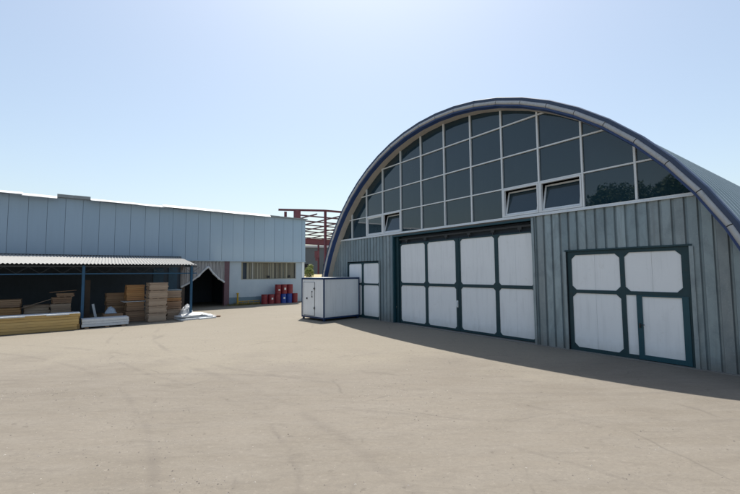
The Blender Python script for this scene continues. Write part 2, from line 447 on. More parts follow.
# barrel roof with ribs round the arch
b = MB(); ra = [R(6.6) + (math.pi - R(13.2)) * k / 72 for k in range(73)]
ys = []; y = -.35
while y < 40: ys += [(y, 11.70), (y + .42, 11.70), (y + .46, 11.76), (y + .54, 11.76), (y + .58, 11.70)]; y += .6
prev = None
for yy, r in ys:
    row = [b.bm.verts.new((pr(r, a)[0], yy, pr(r, a)[1])) for a in ra]
    if prev:
        for i in range(72): b.bm.faces.new([prev[i], prev[i + 1], row[i + 1], row[i]])
    prev = row
b.build('roof', 'roof', hangar)
b = MB(); b.prism([pr(11.69, a) for a in ra], 39.9, 40.0); b.build('rear_wall', 'shade_wall', hangar)

# ribbed cladding of the gable below the sill, with openings left for the gates
OPEN = [(-8.68, -5.25, 3.52), (-3.92, 4.53, 5.5), (5.84, 9.42, 3.53)]
def ztop(u):
    if abs(u) >= 11.46: return 0
    return min(4.945, ZC + math.sqrt(max(0, 11.55 ** 2 - u * u)))
def ribdepth(ph):
    # 0..1 phase in a rib period: wide raised tray, narrow groove
    return
b = MB(); per = .31; u = 5.06 - .31 * 53; clad = None
cuts = sorted([o[0] for o in OPEN] + [o[1] for o in OPEN])
prof = [(0, 0), (.018, -.06), (.238, -.06), (.262, 0), (.31, 0)]
while u < 11.3:
    jit = random.uniform(-.004, .004)
    allseg = []
    for (a, ya), (c, yc) in zip(prof, prof[1:]):
        x0, x1 = u + a, u + c
        ps = [x0] + [k for k in cuts if x0 < k < x1] + [x1]
        for s0, s1 in zip(ps, ps[1:]):
            f = lambda x: ya + (yc - ya) * (x - x0) / (x1 - x0) + (jit if ya < 0 or yc < 0 else 0)
            m = (s0 + s1) / 2; z0 = 0
            for o in OPEN:
                if o[0] <= m <= o[1]: z0 = o[2]
            ta, tb = ztop(s0), ztop(s1)
            if max(ta, tb) <= z0 + .01: continue
            allseg.append((s0, s1, f(s0), f(s1), z0, max(ta, z0), max(tb, z0)))
    # weld segments of one sheet so each sheet is one island (own tint)
    cache = {}
    def V(p):
        k = tuple(round(c, 4) for c in p)
        if k not in cache: cache[k] = b.bm.verts.new(p)
        return cache[k]
    for s0, s1, f0, f1, z0, ta, tb in allseg:
        vs = []
        for p in ((s0, f0, z0), (s1, f1, z0), (s1, f1, tb), (s0, f0, ta)):
            v = V(p)
            if v not in vs: vs.append(v)
        if len(vs) > 2: b.bm.faces.new(vs)
    u += per
    if u > -1.0 and not clad:
        clad = b.build('ribbed_cladding', 'galv', hangar); b = MB()
b.build('ribbed_cladding', 'galv', hangar)
# inner side of the cladding (liner), stops light leaking
def liner(u0, u1, z0, z1=None):
    b = MB()
    n = max(1, int((u1 - u0) / .4)); pts = [(u0 + (u1 - u0) * i / n) for i in range(n + 1)]
    for a, c in zip(pts, pts[1:]):
        if max(ztop(a), ztop(c)) > z0: b.face([(a, .06, z0), (c, .06, z0), (c, .06, max(z0, ztop(c))), (a, .06, max(z0, ztop(a)))])
    b.build('wall_liner', 'shade_wall', hangar)
for a, c, z in ((-11.3, -8.68, 0), (-8.68, -5.25, 3.52), (-5.25, -3.92, 0), (4.53, 5.84, 0), (5.84, 9.42, 3.53), (9.42, 11.3, 0)): liner(a, c, z)
# corner flashings beside the openings
for x in (-5.20, 4.585, 9.46, 5.79):
    b = MB(); b.box(x - .05, x + .05, -.105, -.09, 0, 3.5 if x > 5 or x < -5 else 4.9); b.box(x - .05, x - .035 , -.09, .0, 0, 3.5 if x > 5 or x < -5 else 4.9); b.build('edge_flashing', 'galv', clad)

# window wall
ww = MB()
us = [(-5 + i) * PANE for i in range(0, 11)]
def arcz(u, r=11.55): return ZC + math.sqrt(max(0, r * r - u * u))
def arcu(z, r=11.55): return math.sqrt(max(0, r * r - (z - ZC) ** 2))
for i, uu in enumerate(us):
    ww.box(uu - .032, uu + .032, -.06, .07, SILL + .04, arcz(uu))
for z in T:
    e = arcu(z)
    # between mullions so that bars butt
    ed = [-e] + [x for x in us if abs(x) < e] + [e]
    for a, c in zip(ed, ed[1:]):
        ww.box(a + (.032 if a > -e else 0), c - (.032 if c < e else 0), -.05, .06, z - .024, z + .024)
ww.box(-9.72, 9.72, -.10, .08, 4.955, 5.045)
frame = ww.build('window_wall', 'mullion', hangar)
b = MB(); b.box(-9.6, 9.6, -.14, -.10, 4.94, 4.968); b.build('sill', 'mullion', frame)
# panes, each bay clipped by the arch, each very slightly out of plane
OPENB = {(2, 0), (7, 0), (8, 0)}          # (bay index, row) with an open sash; (1,0) closed sash
gl = MB(); rows = [SILL + .03] + T + [10.2]
def clip_cell(u0, u1, z0, z1, r=11.55):
    if min(abs(u0), abs(u1)) > arcu(z0, r): return None
    top = []
    n = 10
    for i in range(n + 1):
        x = u0 + (u1 - u0) * i / n
        z = min(z1, arcz(x, r) if abs(x) < r else -9)
        top.append((x, z))
    pts = [(x, z) for x, z in top if z > z0 + 1e-3]
    if len(pts) < 2: return None
    # bottom corners
    e = arcu(z0, r)
    xa = max(u0, -e); xb = min(u1, e)
    poly = [(xa, z0), (xb, z0)] + pts[::-1]
    out = []
    for p in poly:
        if not out or math.hypot(p[0] - out[-1][0], p[1] - out[-1][1]) > 1e-3: out.append(p)
    return out
cols = [-11.4] + us + [11.4]
for ci in range(len(cols) - 1):
    for ri in range(4):
        bay = ci - 1
        if (bay, ri) in OPENB: continue
        poly = clip_cell(cols[ci], cols[ci + 1], rows[ri], rows[ri + 1])
        if not poly or len(poly) < 3: continue
        cx = (cols[ci] + cols[ci + 1]) / 2; cz = (rows[ri] + rows[ri + 1]) / 2
        tx = random.gauss(0, .007); tz = random.gauss(0, .008)
        gl.face([(x, .02 + tx * (x - cx) + tz * (z - cz), z) for x, z in poly])
gl.build('glass', 'glass', frame)
def sash(bay, tilt, label=None):
    u0 = us[bay] + .042; u1 = us[bay + 1] - .042; z0 = SILL + .045; z1 = T[0] - .035
    f = MB(); w_ = .07
    # fixed outer frame
    f.box(u0, u0 + .05, -.075, .05, z0, z1); f.box(u1 - .05, u1, -.075, .05, z0, z1)
    f.box(u0 + .05, u1 - .05, -.075, .05, z0, z0 + .06); f.box(u0 + .05, u1 - .05, -.075, .05, z1 - .055, z1)
    o = f.build('opening_window', 'mullion', hangar)
    if label: o['label'] = label
    a, c, p, q = u0 + .055, u1 - .055, 0, (z1 - z0) - .13
    s = MB()
    s.box(a, a + .06, -.02, .03, p, q); s.box(c - .06, c, -.02, .03, p, q)
    s.box(a + .06, c - .06, -.02, .03, p, p + .065); s.box(a + .06, c - .06, -.02, .03, q - .06, q)
    so_ = s.build('sash', 'mullion', o); so_.location = (0, .0, z0 + .07); so_.rotation_euler = (-R(tilt), 0, 0)
    g = MB(); g.face([(a + .05, .005, p + .05), (c - .05, .005, p + .05), (c - .05, .005, q - .05), (a + .05, .005, q - .05)])
    gg = g.build('pane', 'glass', o); gg.location = so_.location; gg.rotation_euler = so_.rotation_euler
sash(1, 0, 'closed opening window with a thick white frame'); sash(2, 15, 'tilted window left of the main gate')
sash(7, 14, 'tilted window above the main gate edge'); sash(8, 14, 'tilted window furthest right')

# gates
GUS = .115
def gate(name, label, members, panels, y, mat, thick=.07, gus=GUS, handles=(), parent=hangar, pmat='panel', corners=None):
    """members: frame boxes; panels: (u0,u1,z0,z1,corner string) with chamfer gussets"""
    f = MB()
    for (a, c, p, q) in members: f.box(a, c, y - thick, y, p, q)
    for (a, c, p, q, cs) in panels:
        g = gus
        for k, tri in (('a', [(a - .01, p - .01), (a + g, p - .01), (a - .01, p + g)]), ('b', [(c + .01, p - .01), (c + .01, p + g), (c - g, p - .01)]),
                       ('c', [(c + .01, q + .01), (c - g, q + .01), (c + .01, q - g)]), ('d', [(a - .01, q + .01), (a - .01, q - g), (a + g, q + .01)])):
            if k in cs: f.prism(tri, y - thick + .006, y - .03)
    o = f.build(name, mat, parent)
    if label: o['label'] = label
    for (a, c, p, q, cs) in panels:
        m = MB()
        n = max(1, round((c - a) / .95)); w = (c - a + .04) / n
        for i in range(n):
            x0 = a - .02 + i * w; m.box(x0 + (.0025 if i else 0), x0 + w - (.0025 if i < n - 1 else 0), y - thick + .028, y - .004, p - .02, q + .02)
        m.build('panel', pmat, o)
    return o
# main sliding gate (two leaves)
YM = .17
X = [-3.50, -1.585, -1.405, .475, .775, 2.665, 2.845, 4.47]; Z = [.15, 2.10, 2.24, 4.34]
def leaf(x, lab, full_right):
    a, b_, c, d = x
    L = a - .07; Rr = d + (.12 if full_right else .14)
    mem = [(L, a, .05, 4.40), (b_, c, .05, 4.40), (d, d + .13, .05, 4.40),
           (a, b_, .05, Z[0]), (c, d, .05, Z[0]), (a, b_, Z[1], Z[2]), (c, d, Z[1], Z[2]), (a, b_, Z[3], 4.40), (c, d, Z[3], 4.40)]
    pan = [(a, b_, Z[0], Z[1], 'abcd'), (c, d, Z[0], Z[1], 'abcd'), (a, b_, Z[2], Z[3], 'abcd'), (c, d, Z[2], Z[3], 'abcd')]
    return gate('sliding_gate', lab, mem, pan, YM, 'teal_dark')
g1 = leaf(X[:4], 'left leaf of the main sliding gate with a handle', False)
g2 = leaf([.775 + .0, 2.665, 2.845, 4.47], 'right leaf of the main sliding gate', True)
b = MB(); b.box(.52, .58, YM - .13, YM - .075, 1.2, 1.42); b.box(.50, .60, YM - .085, YM - .072, 1.15, 1.47); b.build('handle', 'mullion', g1)
b = MB(); b.box(.632, .70, YM - .085, YM - .01, .05, 4.4); b.build('meeting_strip', 'teal_dark', g2)
for g, cc in ((g1, (-3.0, -.1)), (g2, (1.3, 3.9))):
    for x in (cc[0], (cc[0] + cc[1]) / 2, cc[1]):
        b = MB()
        b.box(x - .02, x + .02, YM - .06, YM - .01, 4.40, 4.56)
        b.box(x - .09, x + .09, YM - .075, YM - .03, 4.50, 4.60)
        b.build('roller_hanger', 'dark_metal', g)
# frame of the main opening: jambs, header tube, track, and recess with shade put into its colours
b = MB()
b.box(-3.95, -3.86, -.12, .05, 0, 4.80)
b.box(4.60, 4.68, -.02, .30, 0, 4.8)
b.box(-3.95, 4.53, -.12, .05, 4.80, 4.88)
mf = b.build('gate_surround', 'teal', hangar); mf['label'] = 'teal surround and track of the main gate'
b = MB(); b.box(-3.84, 4.60, .30, .34, 0, 4.80); b.build('shade_backing', 'shade_wall', mf)  # dark plate stands for the shade behind the gate leaves
b = MB(); b.box(-3.84, -3.62, .05, .26, 0, 4.80); b.build('shaded_jamb', 'teal_dark', mf)  # darker teal stands for shade at the recess side
b = MB(); b.box(-3.62, 4.6, .10, .16, 4.60, 4.68); b.build('track', 'dark_metal', mf)
b = MB(); b.box(-3.95, 4.6, -.09, .04, 4.88, 4.945); b.build('flashing', 'flashing', mf)
# small left gate
mem = [(-8.66, -8.55, .03, 3.46), (-7.10, -6.91, .03, 3.46), (-5.36, -5.25, .03, 3.46),
       (-8.55, -7.10, .03, .18), (-6.91, -5.36, .03, .18), (-8.55, -7.10, 2.05, 2.16), (-6.91, -5.36, 2.05, 2.16), (-8.55, -7.10, 3.38, 3.46), (-6.91, -5.36, 3.38, 3.46)]
pan = [(-8.55, -7.10, .18, 2.05, 'abcd'), (-6.91, -5.36, .18, 2.05, 'abcd'), (-8.55, -7.10, 2.16, 3.38, 'abcd'), (-6.91, -5.36, 2.16, 3.38, 'abcd')]
gate('small_gate', 'small gate behind the white cabin', mem, pan, .04, 'teal_dark', gus=.09)
# right gate with wicket door
mem = [(5.87, 6.00, .03, 3.50), (7.56, 7.70, .03, 3.50), (9.20, 9.40, .03, 3.50),
       (6.00, 7.56, .03, .15), (6.00, 7.56, 2.03, 2.15), (6.00, 7.56, 3.37, 3.50), (7.70, 9.20, 2.03, 2.15), (7.70, 9.20, 3.39, 3.50), (7.70, 8.00, .03, .16)]
pan = [(6.00, 7.56, .15, 2.03, 'abcd'), (6.00, 7.56, 2.15, 3.37, 'abcd'), (7.70, 9.20, 2.15, 3.39, 'abcd'), (7.70, 8.00, .16, 2.03, '')]
rg = gate('hinged_gate', 'right gate with a wicket door in it', mem, pan, .04, 'teal_dark', gus=.15)
b = MB(); y0, y1 = -.055, .03
b.box(8.0, 8.15, y0, y1, .05, 2.03); b.box(9.17, 9.33, y0 , y1, .05, 2.03); b.box(8.15, 9.17, y0, y1, .05, .19); b.box(8.15, 9.17, y0, y1, 1.99, 2.03)
wf = b.build('wicket_door', 'teal_bright', hangar); wf['label'] = 'wicket door with a bright teal frame'
b = MB(); b.box(8.13, 9.19, -.02, .02, .17, 2.01); b.build('panel', 'panel', wf)
b = MB(); b.box(8.05, 8.09, -.11, -.055, 1.02, 1.16); b.tube([(8.07, -.1, 1.12), (8.2, -.1, 1.12)], .012, 8); b.build('handle', 'dark_metal', wf)
b = MB(); b.box(5.8, 9.48, -.09, -.03, 3.505, 3.56); b.build('gate_head', 'teal_dark', hangar)
# concrete sill strip along the gable foot
b = MB(); b.box(-10.9, 10.9, -.16, .3, -.05, .028); b.build('plinth', simple('old_concrete', (.2, .19, .175), .9, var=.3, scale=2), hangar)

# ------------------------------------------------------------------ white cabin
c0 = HP(-6.94, 2.84); c1 = HP(-9.2, 3.10)
ang = math.atan2(c0.y - c1.y, c0.x - c1.x)
CW, CD, CH = 2.34, 2.76, 2.53
cab = thing('storage_cabin', 'white flat-roofed storage cabin with blue corner trim before the hangar', 'cabin', c0, ang)
b = MB(); b.box(-CW + .03, -.03, .03, CD - .03, .14, CH - .05); b.build('body', 'panel', cab)
b = MB(); t_ = .07
for x0, x1 in ((-CW, -CW + t_), (-t_, 0)):
    for y0, y1 in ((0, t_), (CD - t_, CD)): b.box(x0, x1, y0, y1, .22, CH - .1)
for z0, z1 in ((.12, .22), (CH - .10, CH)):
    b.box(-CW, 0, 0, t_, z0, z1); b.box(-CW, 0, CD - t_, CD, z0, z1)
    b.box(-CW, -CW + t_, t_, CD - t_, z0, z1); b.box(-t_, 0, t_, CD - t_, z0, z1)
b.build('trim', 'container_blue', cab, bevel=.006)
for x in (-CW + .1, -.1):
    for y in (.1, CD - .1):
        b = MB(); b.box(x - .09, x + .09, y - .09, y + .09, 0, .02); b.box(x - .05, x + .05, y - .05, y + .05, .02, .12); b.build('foot', 'container_blue', cab)
b = MB(); b.box(-CW + .06, -.06, .06, CD - .06, CH - .03, CH + .01); b.build('roof', 'eave_white', cab)
dx0, dx1 = -CW + .22, -.95
b = MB(); b.box(dx0, dx1, .012, .03, .28, CH - .28); dr = b.build('door', 'panel', cab)
b = MB()
for x in (dx0, dx1): b.box(x - .008, x + .008, .006, .03, .26, CH - .26)
for z in (.26, CH - .28): b.box(dx0, dx1, .006, .012, z, z + .012)
b.build('door_seal', 'dark_metal', dr)
for z in (.72, 1.88):
    b = MB(); b.box(dx1 - .10, dx1 + .05, -.004, .010, z - .03, z + .03); b.tube([(dx1, -.006, z - .09), (dx1, -.006, z + .09)], .016, 8); b.build('hinge', 'dark_metal', dr)
b = MB(); 
vs = [(dx0 + .38 + .06 * math.cos(k * .5236), 1.28 + .06 * math.sin(k * .5236)) for k in range(12)]
b.prism(vs, -.02, .012); b.build('lock', 'black', dr)
b = MB(); b.box(dx1 - .26, dx1 - .22, -.03, .012, 1.35, 1.42); b.box(dx1 - .26, dx1 - .22, -.03, .012, 1.66, 1.73); b.box(dx1 - .25, dx1 - .23, -.045, -.03, 1.36, 1.72)
b.build('handle', 'dark_metal', dr)

# ------------------------------------------------------------------ WAREHOUSE
wh = thing('long_warehouse', 'long low warehouse clad in pale blue vertical panels beyond the yard', 'warehouse', BO, BA)
S0 = -42.0; EAVE = 8.27
b = MB(); k = 0; s = .2
while s > S0:
    w_ = 1.0
    lift = random.uniform(-.012, .012)
    z1 = EAVE + random.uniform(-.03, .03)
    b.box(s - w_ + .009, s - .009, -.17 + lift, -.05, 4.02, z1)
    s -= w_
cl = b.build('wall_cladding', 'ware', wh)
b = MB(); b.box(S0, .2, -.12, .3, 4.03, EAVE - .04); b.build('seam_backing', simple('seam_shadow_gap', (.09, .12, .16), .7), cl)
b = MB(); b.box(S0, .62, -.23, .02, 3.93, 4.02); b.build('drip_edge', 'ware', cl)
b = MB(); b.box(.215, .60, -.17, .30, 4.02, EAVE); b.build('corner_panel', 'ware', cl)
# roof sheet and jagged eaves
b = MB()
b.face([(S0, -.45, EAVE + .06), (-3.5, -.4, EAVE + .06), (.75, -.35, EAVE + .07), (.75, 25, EAVE + .9), (S0, 25, EAVE + .9)])
b.face([(S0, -.45, EAVE + .01), (-3.5, -.4, EAVE + .01), (.75, -.35, EAVE + .02), (.75, -.35, EAVE + .07), (-3.5, -.4, EAVE + .06), (S0, -.45, EAVE + .06)])
rf = b.build('roof', 'roof_old', wh)
for s0, s1, dz, h_ in ((S0, -25.2, .06, .17), (-25.2, -21.1, .03, .19), (-21.15, -19.3, -.05, .21), (-17.4, -14.4, .02, .17), (-14.45, -12.6, -.01, .17), (-12.7, -8.2, .03, .21), (-8.22, -3.5, .0, .22)):
    z = EAVE - .10 + dz; b = MB()
    prof_ = [(-.86, z), (-.87, z + .03), (-.62, z + h_), (-.36, z + h_ + .02), (-.36, z + h_ - .01), (-.61, z + h_ - .03), (-.84, z)]
    A = [b.bm.verts.new((s0, y, zz)) for y, zz in prof_]; B = [b.bm.verts.new((s1, y, zz - .015)) for y, zz in prof_]
    for q in range(7): b.bm.faces.new([A[q], B[q], B[(q + 1) % 7], A[(q + 1) % 7]])
    b.bm.faces.new(A); b.bm.faces.new(B[::-1])
    b.build('eave_sheet', 'eave_white', rf)
for s0, s1 in ((-19.3, -18.36), (-18.35, -17.4)):
    b = MB(); b.box(s0, s1, -.55, .1, EAVE + .02, EAVE + .24 + random.uniform(-.02, .02)); b.build('raised_eave_sheet', 'roof_old', rf)
for s0, s1 in ((-3.4, -2.41), (-2.4, -1.31), (-1.3, -.21), (-.2, .7)):
    b = MB(); b.box(s0, s1, -.5, 0, EAVE + .0, EAVE + .10 + random.uniform(-.02, .02)); b.build('eave_patch', 'roof_old', rf)
# lower wall with doorway and window openings
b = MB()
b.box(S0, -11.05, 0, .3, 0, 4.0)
lw = b.build('shaded_lower_wall', 'shade_wall', wh)  # shade under the lean-to is put into this wall's colour
b = MB()
b.box(-7.06, -5.96, 0, .3, 0, 4.0); b.box(-5.96, -.36, 0, .3, 0, 2.26); b.box(-.36, .30, 0, .3, 0, 4.0); b.box(-5.96, -.36, 0, .3, 3.9, 4.0)
b.build('lower_wall', 'render', wh)
b = MB(); b.box(.30, .58, -.04, .3, 0, 3.93); b.build('corner_post', 'mullion', wh)
b = MB(); b.box(-7.5, -7.06, -.12, .28, 0, 3.93); b.build('door_column', 'column_red', wh)
b = MB(); b.box(-11.05, -10.75, -.06, .3, 0, 3.93); b.build('door_jamb', 'dark_board', wh)
b = MB(); b.box(-13.1, -12.35, -.05, -.005, .1, 3.3); b.box(-12.0, -11.35, -.05, -.005, .1, 3.5); b.build('blue_wall_panel', simple('dusty_blue_paint', (.03, .075, .12), .7, var=.3), wh)
b = MB(); b.box(-10.75, -7.5, 0, .3, 3.86, 4.0); b.build('lintel', 'render', wh)
# side and rear walls
b = MB(); b.box(.3, .55, .3, 25, 0, EAVE); b.box(S0, .3, 24.8, 25, 0, EAVE); b.box(S0, S0 + .2, .3, 24.8, 0, EAVE); b.build('side_wall', 'ware', wh)
b = MB(); b.box(-12.5, -6.5, 6.0, 6.2, 0, 4.0); b.box(-12.5, -12.3, .3, 6, 0, 4); b.box(-6.7, -6.5, .3, 6, 0, 4); b.box(-12.3, -6.7, .3, 6, 3.9, 4.0)
b.build('interior_wall', 'shade_wall', wh)
# barred window with blinds
b = MB(); x0, x1, z0, z1 = -5.96, -.36, 2.26, 3.9
for a, c, p, q in ((x0, x1, z0, z0 + .07), (x0, x1, z1 - .06, z1), (x0, x0 + .06, z0 + .07, z1 - .06), (x1 - .06, x1, z0 + .07, z1 - .06), (-4.93, -4.80, z0 + .07, z1 - .06)):
    b.box(a, c, .03, .12, p, q)
wn = b.build('window', simple('grimy_frame', (.34, .33, .29), .7, var=.2), wh)
b = MB(); x = x0 + .09
while x < x1 - .12:
    if not -5.0 < x < -4.78:
        dk = x < -4.9
        d_ = random.uniform(0, .03)
        if not (dk and random.random() < .45): b.box(x, x + random.uniform(.09, .15), .16 + d_, .17 + d_, z0 + .07, z1 - .06)
    x += .165
b.build('blind', 'blind', wn)
b = MB(); b.box(x0, x1, .26, .29, z0, z1); b.build('window_back', 'shade_wall', wn)
for x in (-3.25, -1.05):
    b = MB(); b.box(x - .11, x + .11, .08, .16, z0 + .13, z0 + .36); b.build('vent', 'black', wn)
# entrance curtain: two cloths pulled aside like a tent
def cloth(uL, uR, edge, name, pull):
    nx, nz = 64, 14; b = MB(); g = []
    for i in range(nx + 1):
        t = i / nx; x = uL + (uR - uL) * t; ze = edge(t); col = []
        for j in range(nz + 1):
            k = j / nz; z = 3.9 + (ze - 3.9) * k
            y = -.04 + .055 * math.sin(x * 21 + pull * k * 2) * (1 - .5 * k) + .03 * math.sin(x * 47 + k) - .09 * k
            col.append(b.bm.verts.new((x, y, z)))
        g.append(col)
    for i in range(nx):
        for j in range(nz): b.bm.faces.new([g[i][j], g[i + 1][j], g[i + 1][j + 1], g[i][j + 1]])
    o = b.build(name, 'curtain', wh, smooth=True)
    m = MB(); pts = [(uL + (uR - uL) * i / 24, -.15 + .02 * math.sin(i * .8), edge(i / 24) + .015 * math.sin(i * .7)) for i in range(25)]
    m.tube(pts, [.085 + .012 * math.sin(i * 1.7) + .012 * math.sin(i * .9) for i in range(25)], 8); m.build('gathered_hem', 'white_cloth', o, smooth=True)
cloth(-11.1, -8.93, lambda t: 1.70 + 1.75 * t - .18 * math.sin(math.pi * t), 'curtain', 1)
cloth(-8.93, -7.52, lambda t: 3.45 - 1.37 * t - .16 * math.sin(math.pi * t), 'curtain', -1)

# ------------------------------------------------------------------ OPEN SHED
shed = thing('lean_to_shed', 'open lean-to shed with white corrugated roof and blue posts along the warehouse', 'shed', BO, BA)
SL = -31.0
def zroof(v): return 4.22 - (4.22 - 3.40) * v / 9.1
b = MB(); per = .177; n = int((abs(SL) - 11) / per) * 8
prev = None
rows_ = 12
for i in range(n + 1):
    f = i / n; off = .028 * math.sin(i / 8 * 2 * math.pi)
    ring = []
    for j in range(rows_ + 1):
        v = .18 + (9.1 - .18) * j / rows_
        sr = -11.15 - 1.12 * (v / 9.1)
        s = SL + (sr - SL) * f
        stepz = .012 * (1 if j % 4 == 0 else 0)
        ring.append((s, -v, zroof(v) + off + stepz))
    cur = ([b.bm.verts.new(p) for p in ring], [b.bm.verts.new((p[0], p[1], p[2] - .012)) for p in ring])
    if prev:
        for side in (0, 1):
            for j in range(rows_): b.bm.faces.new([prev[side][j], cur[side][j], cur[side][j + 1], prev[side][j + 1]])
        b.bm.faces.new([prev[0][-1], cur[0][-1], cur[1][-1], prev[1][-1]])
    prev = cur
b.build('roof', 'cement_sheet', shed)
b = MB(); b.box(SL, -11.1, -.2, -.176, 4.18, 4.27); b.build('roof_flashing', 'dark_metal', shed)
for s in (-12.52, -18.04, -23.56, -29.08):
    b = MB(); b.box(s - .065, s + .065, -8.96, -8.83, 0, 3.30); b.build('post', 'blue_post', shed)
    b = MB(); b.bar((s, -8.9, 3.28), (s, -.2, 4.04), .08, .12); b.build('rafter', 'blue_post', shed)
b = MB()
b.box(SL, -12.2, -8.93, -8.87, 2.84, 2.90)
b.build('front_beam', 'blue_post', shed)
b = MB(); b.box(SL, -12.2, -8.95, -8.85, 3.24, 3.31); b.build('eave_beam', 'dark_metal', shed)
b = MB(); x = -30.9; up = True
while x < -12.4:
    b.bar((x, -8.9, 2.90 if up else 3.24), (x + .46, -8.9, 3.24 if up else 2.90), .016); x += .46; up = not up
b.build('truss_web', 'dark_metal', shed)
b = MB()
for v in (1.5, 3.2, 5, 6.8): b.bar((SL, -v, zroof(v) - .08), (-11.5 - .1 * v, -v, zroof(v) - .08), .06, .1)
b.build('purlin', 'dark_board', shed)

# ------------------------------------------------------------------ timber under and before the shed
def bundle(name, label, s0, s1, v0, v1, z0, z1, mat, cat='timber bundle', layers=3, rows=1, group=None, skew=0, rag=.03, bearer=True, cross=False):
    """stack of boards; boards run along s; v0 = front face"""
    cx = (s0 + s1) / 2; cy = (v0 + v1) / 2
    o = thing(name, label, cat, BP(cx, cy, z0), BA + skew, group)
    W = s1 - s0; D = v0 - v1; Hh = z1 - z0
    hb = .02 if bearer else 0
    b = MB(); lh = (Hh - hb) / layers
    if cross: nb_ = max(3, int(W / .14))
    else: nb_ = max(3, int(D / .16))
    for L in range(layers):
        for k in range(nb_):
            a = random.uniform(-rag, rag); c = random.uniform(-rag, rag)
            za = hb + L * lh; zb = za + lh - random.uniform(.004, .012)
            if cross:
                x0 = -W / 2 + W * k / nb_; b.box(x0, x0 + W / nb_ - .008, -D / 2 + a, D / 2 + c, za, zb)
            else:
                y0 = -D / 2 + D * k / nb_; j = random.uniform(-.008, .008)
                b.box(-W / 2 + a, W / 2 + c, y0 + (j if k == 0 else 0), y0 + D / nb_ - .008, za, zb)
    b.build('boards', mat, o)
    if bearer:
        for x in (-W * .38, 0, W * .38):
            b = MB(); b.box(x - .05, x + .05, -D / 2 + .02, D / 2 - .02, 0, hb); b.build('bearer', 'wood_grey', o)
    return o
G1 = 'timber bundles stored under the lean-to shed'
fp = bundle('timber_pack', 'long low pack of fresh yellow planks under a white sheet, at the left post', -27.0, -18.22, 10.05, 9.1, 0, .84, 'wood_yellow', 'timber pack', layers=6, rag=.07)
b = MB(); b.box(-4.45, 4.44, -.52, .50, .842, .862); 
for x in (-3, -1, 1.4, 3.1): b.box(x, x + .9, -.545, -.521, .80, .858)
b.build('cover_sheet', 'foam', fp)
# tall stack C
zs = [0, .50, .92, 1.36, 1.84, 2.32]
names = ['lowest bundle', 'second bundle up', 'middle bundle', 'second bundle from the top', 'topmost bundle']
mats = ['wood_grey', 'wood_grey', 'wood_grey', 'wood_grey', 'wood_grey']
for i in range(5):
    dx = random.uniform(-.03, .03)
    bundle('timber_bundle', names[i] + ' of the tallest weathered board stack, beside the orange-banded stack', -14.90 + dx, -13.94 + dx, 9.15 + dx * .5, 8.0, zs[i], zs[i + 1] - .002, mats[i], layers=7 if i != 2 else 8, group=G1, rag=.035, skew=random.uniform(-.02, .02))
# stack B left of it
bundle('timber_bundle', 'orange-brown bundle on the white sheet, left of the tallest stack', -15.88, -14.95, 8.0, 7.1, 1.24, 2.19, 'wood_orange', layers=8, group=G1)
bundle('timber_bundle', 'brown bundle on the ground below the orange-brown bundle', -15.9, -14.92, 8.05, 7.05, 0, .62, 'wood_brown', layers=5, group=G1)
bundle('timber_bundle', 'brown bundle directly below the white sheet, left of the tallest stack', -15.86, -14.96, 8.0, 7.1, .63, 1.17, 'wood_brown', layers=4, group=G1)
b = MB(); b.box(-.62, .52, -.62, .5, 0, .025); tag(b.build('foam_board', 'foam', loc=BP(-15.45, 7.55, 1.185), rotz=BA + .03), 'thin white sheet between the orange-brown and brown bundles', 'board')
# stack D
bundle('timber_bundle', 'greyish bundle on the ground of the orange-banded stack', -13.72, -12.92, 8.2, 7.1, 0, .62, 'wood_grey', layers=5, group=G1)
bundle('timber_bundle', 'brown bundle below the bright orange band of its stack', -13.74, -12.9, 8.2, 7.1, .63, 1.10, 'wood_brown', layers=4, group=G1)
bundle('timber_bundle', 'thin bright orange bundle forming a band in its stack', -13.76, -12.93, 8.22, 7.1, 1.11, 1.32, 'wood_orange', layers=2, group=G1)
bundle('timber_bundle', 'tan bundle on top of the bright orange band', -13.74, -12.94, 8.2, 7.1, 1.33, 1.78, 'wood_grey', layers=4, group=G1)
b = MB(); b.box(-.45, .45, -.58, .56, 0, .05); tag(b.build('foam_board', simple('blue_grey_board', (.25, .32, .38), .7), loc=BP(-13.34, 7.66, 1.79), rotz=BA), 'blue-grey board lying on top of the orange-banded stack', 'board')
# box stack 8
bundle('timber_bundle', 'light brown bundle right of the leaning white plank, upper of two', -16.75, -15.72, 6.6, 5.7, .92, 1.68, 'wood_brown', layers=6, group=G1)
bundle('timber_bundle', 'dark brown bundle under the light brown one, right of the leaning white plank', -16.72, -15.7, 6.6, 5.6, 0, .91, 'wood_brown', layers=6, group=G1)
# stack 4, behind the front pack
bundle('timber_bundle', 'lowest bundle left of the left blue post, behind the yellow pack', -19.34, -18.36, 7.5, 6.4, 0, .72, 'wood_grey', layers=5, group=G1)
bundle('timber_bundle', 'second bundle up left of the left blue post', -19.36, -18.5, 7.5, 6.4, .73, 1.22, 'wood_grey', layers=4, group=G1)
bundle('timber_bundle', 'third bundle up left of the left blue post', -19.33, -18.5, 7.5, 6.4, 1.23, 1.58, 'wood_brown', layers=3, group=G1, skew=.04)
bundle('timber_bundle', 'topmost short bundle left of the left blue post', -19.1, -18.35, 7.45, 6.5, 1.59, 1.80, 'wood_brown', layers=2, group=G1, skew=-.06)
b = MB(); b.box(-1.05, .55, -.07, .07, 0, .03); o = b.build('loose_plank', 'wood_grey', loc=BP(-19.75, 7.2, 1.34)); o.rotation_euler = (0, -R(19), BA)
tag(o, 'pale plank sloping up onto the bundles behind the yellow pack', 'plank')
b = MB(); b.box(-.6, .6, -.06, .06, 0, .03); o = b.build('loose_plank', 'wood_brown', loc=BP(-18.85, 7.3, 1.89)); o.rotation_euler = (0, -R(4), BA)
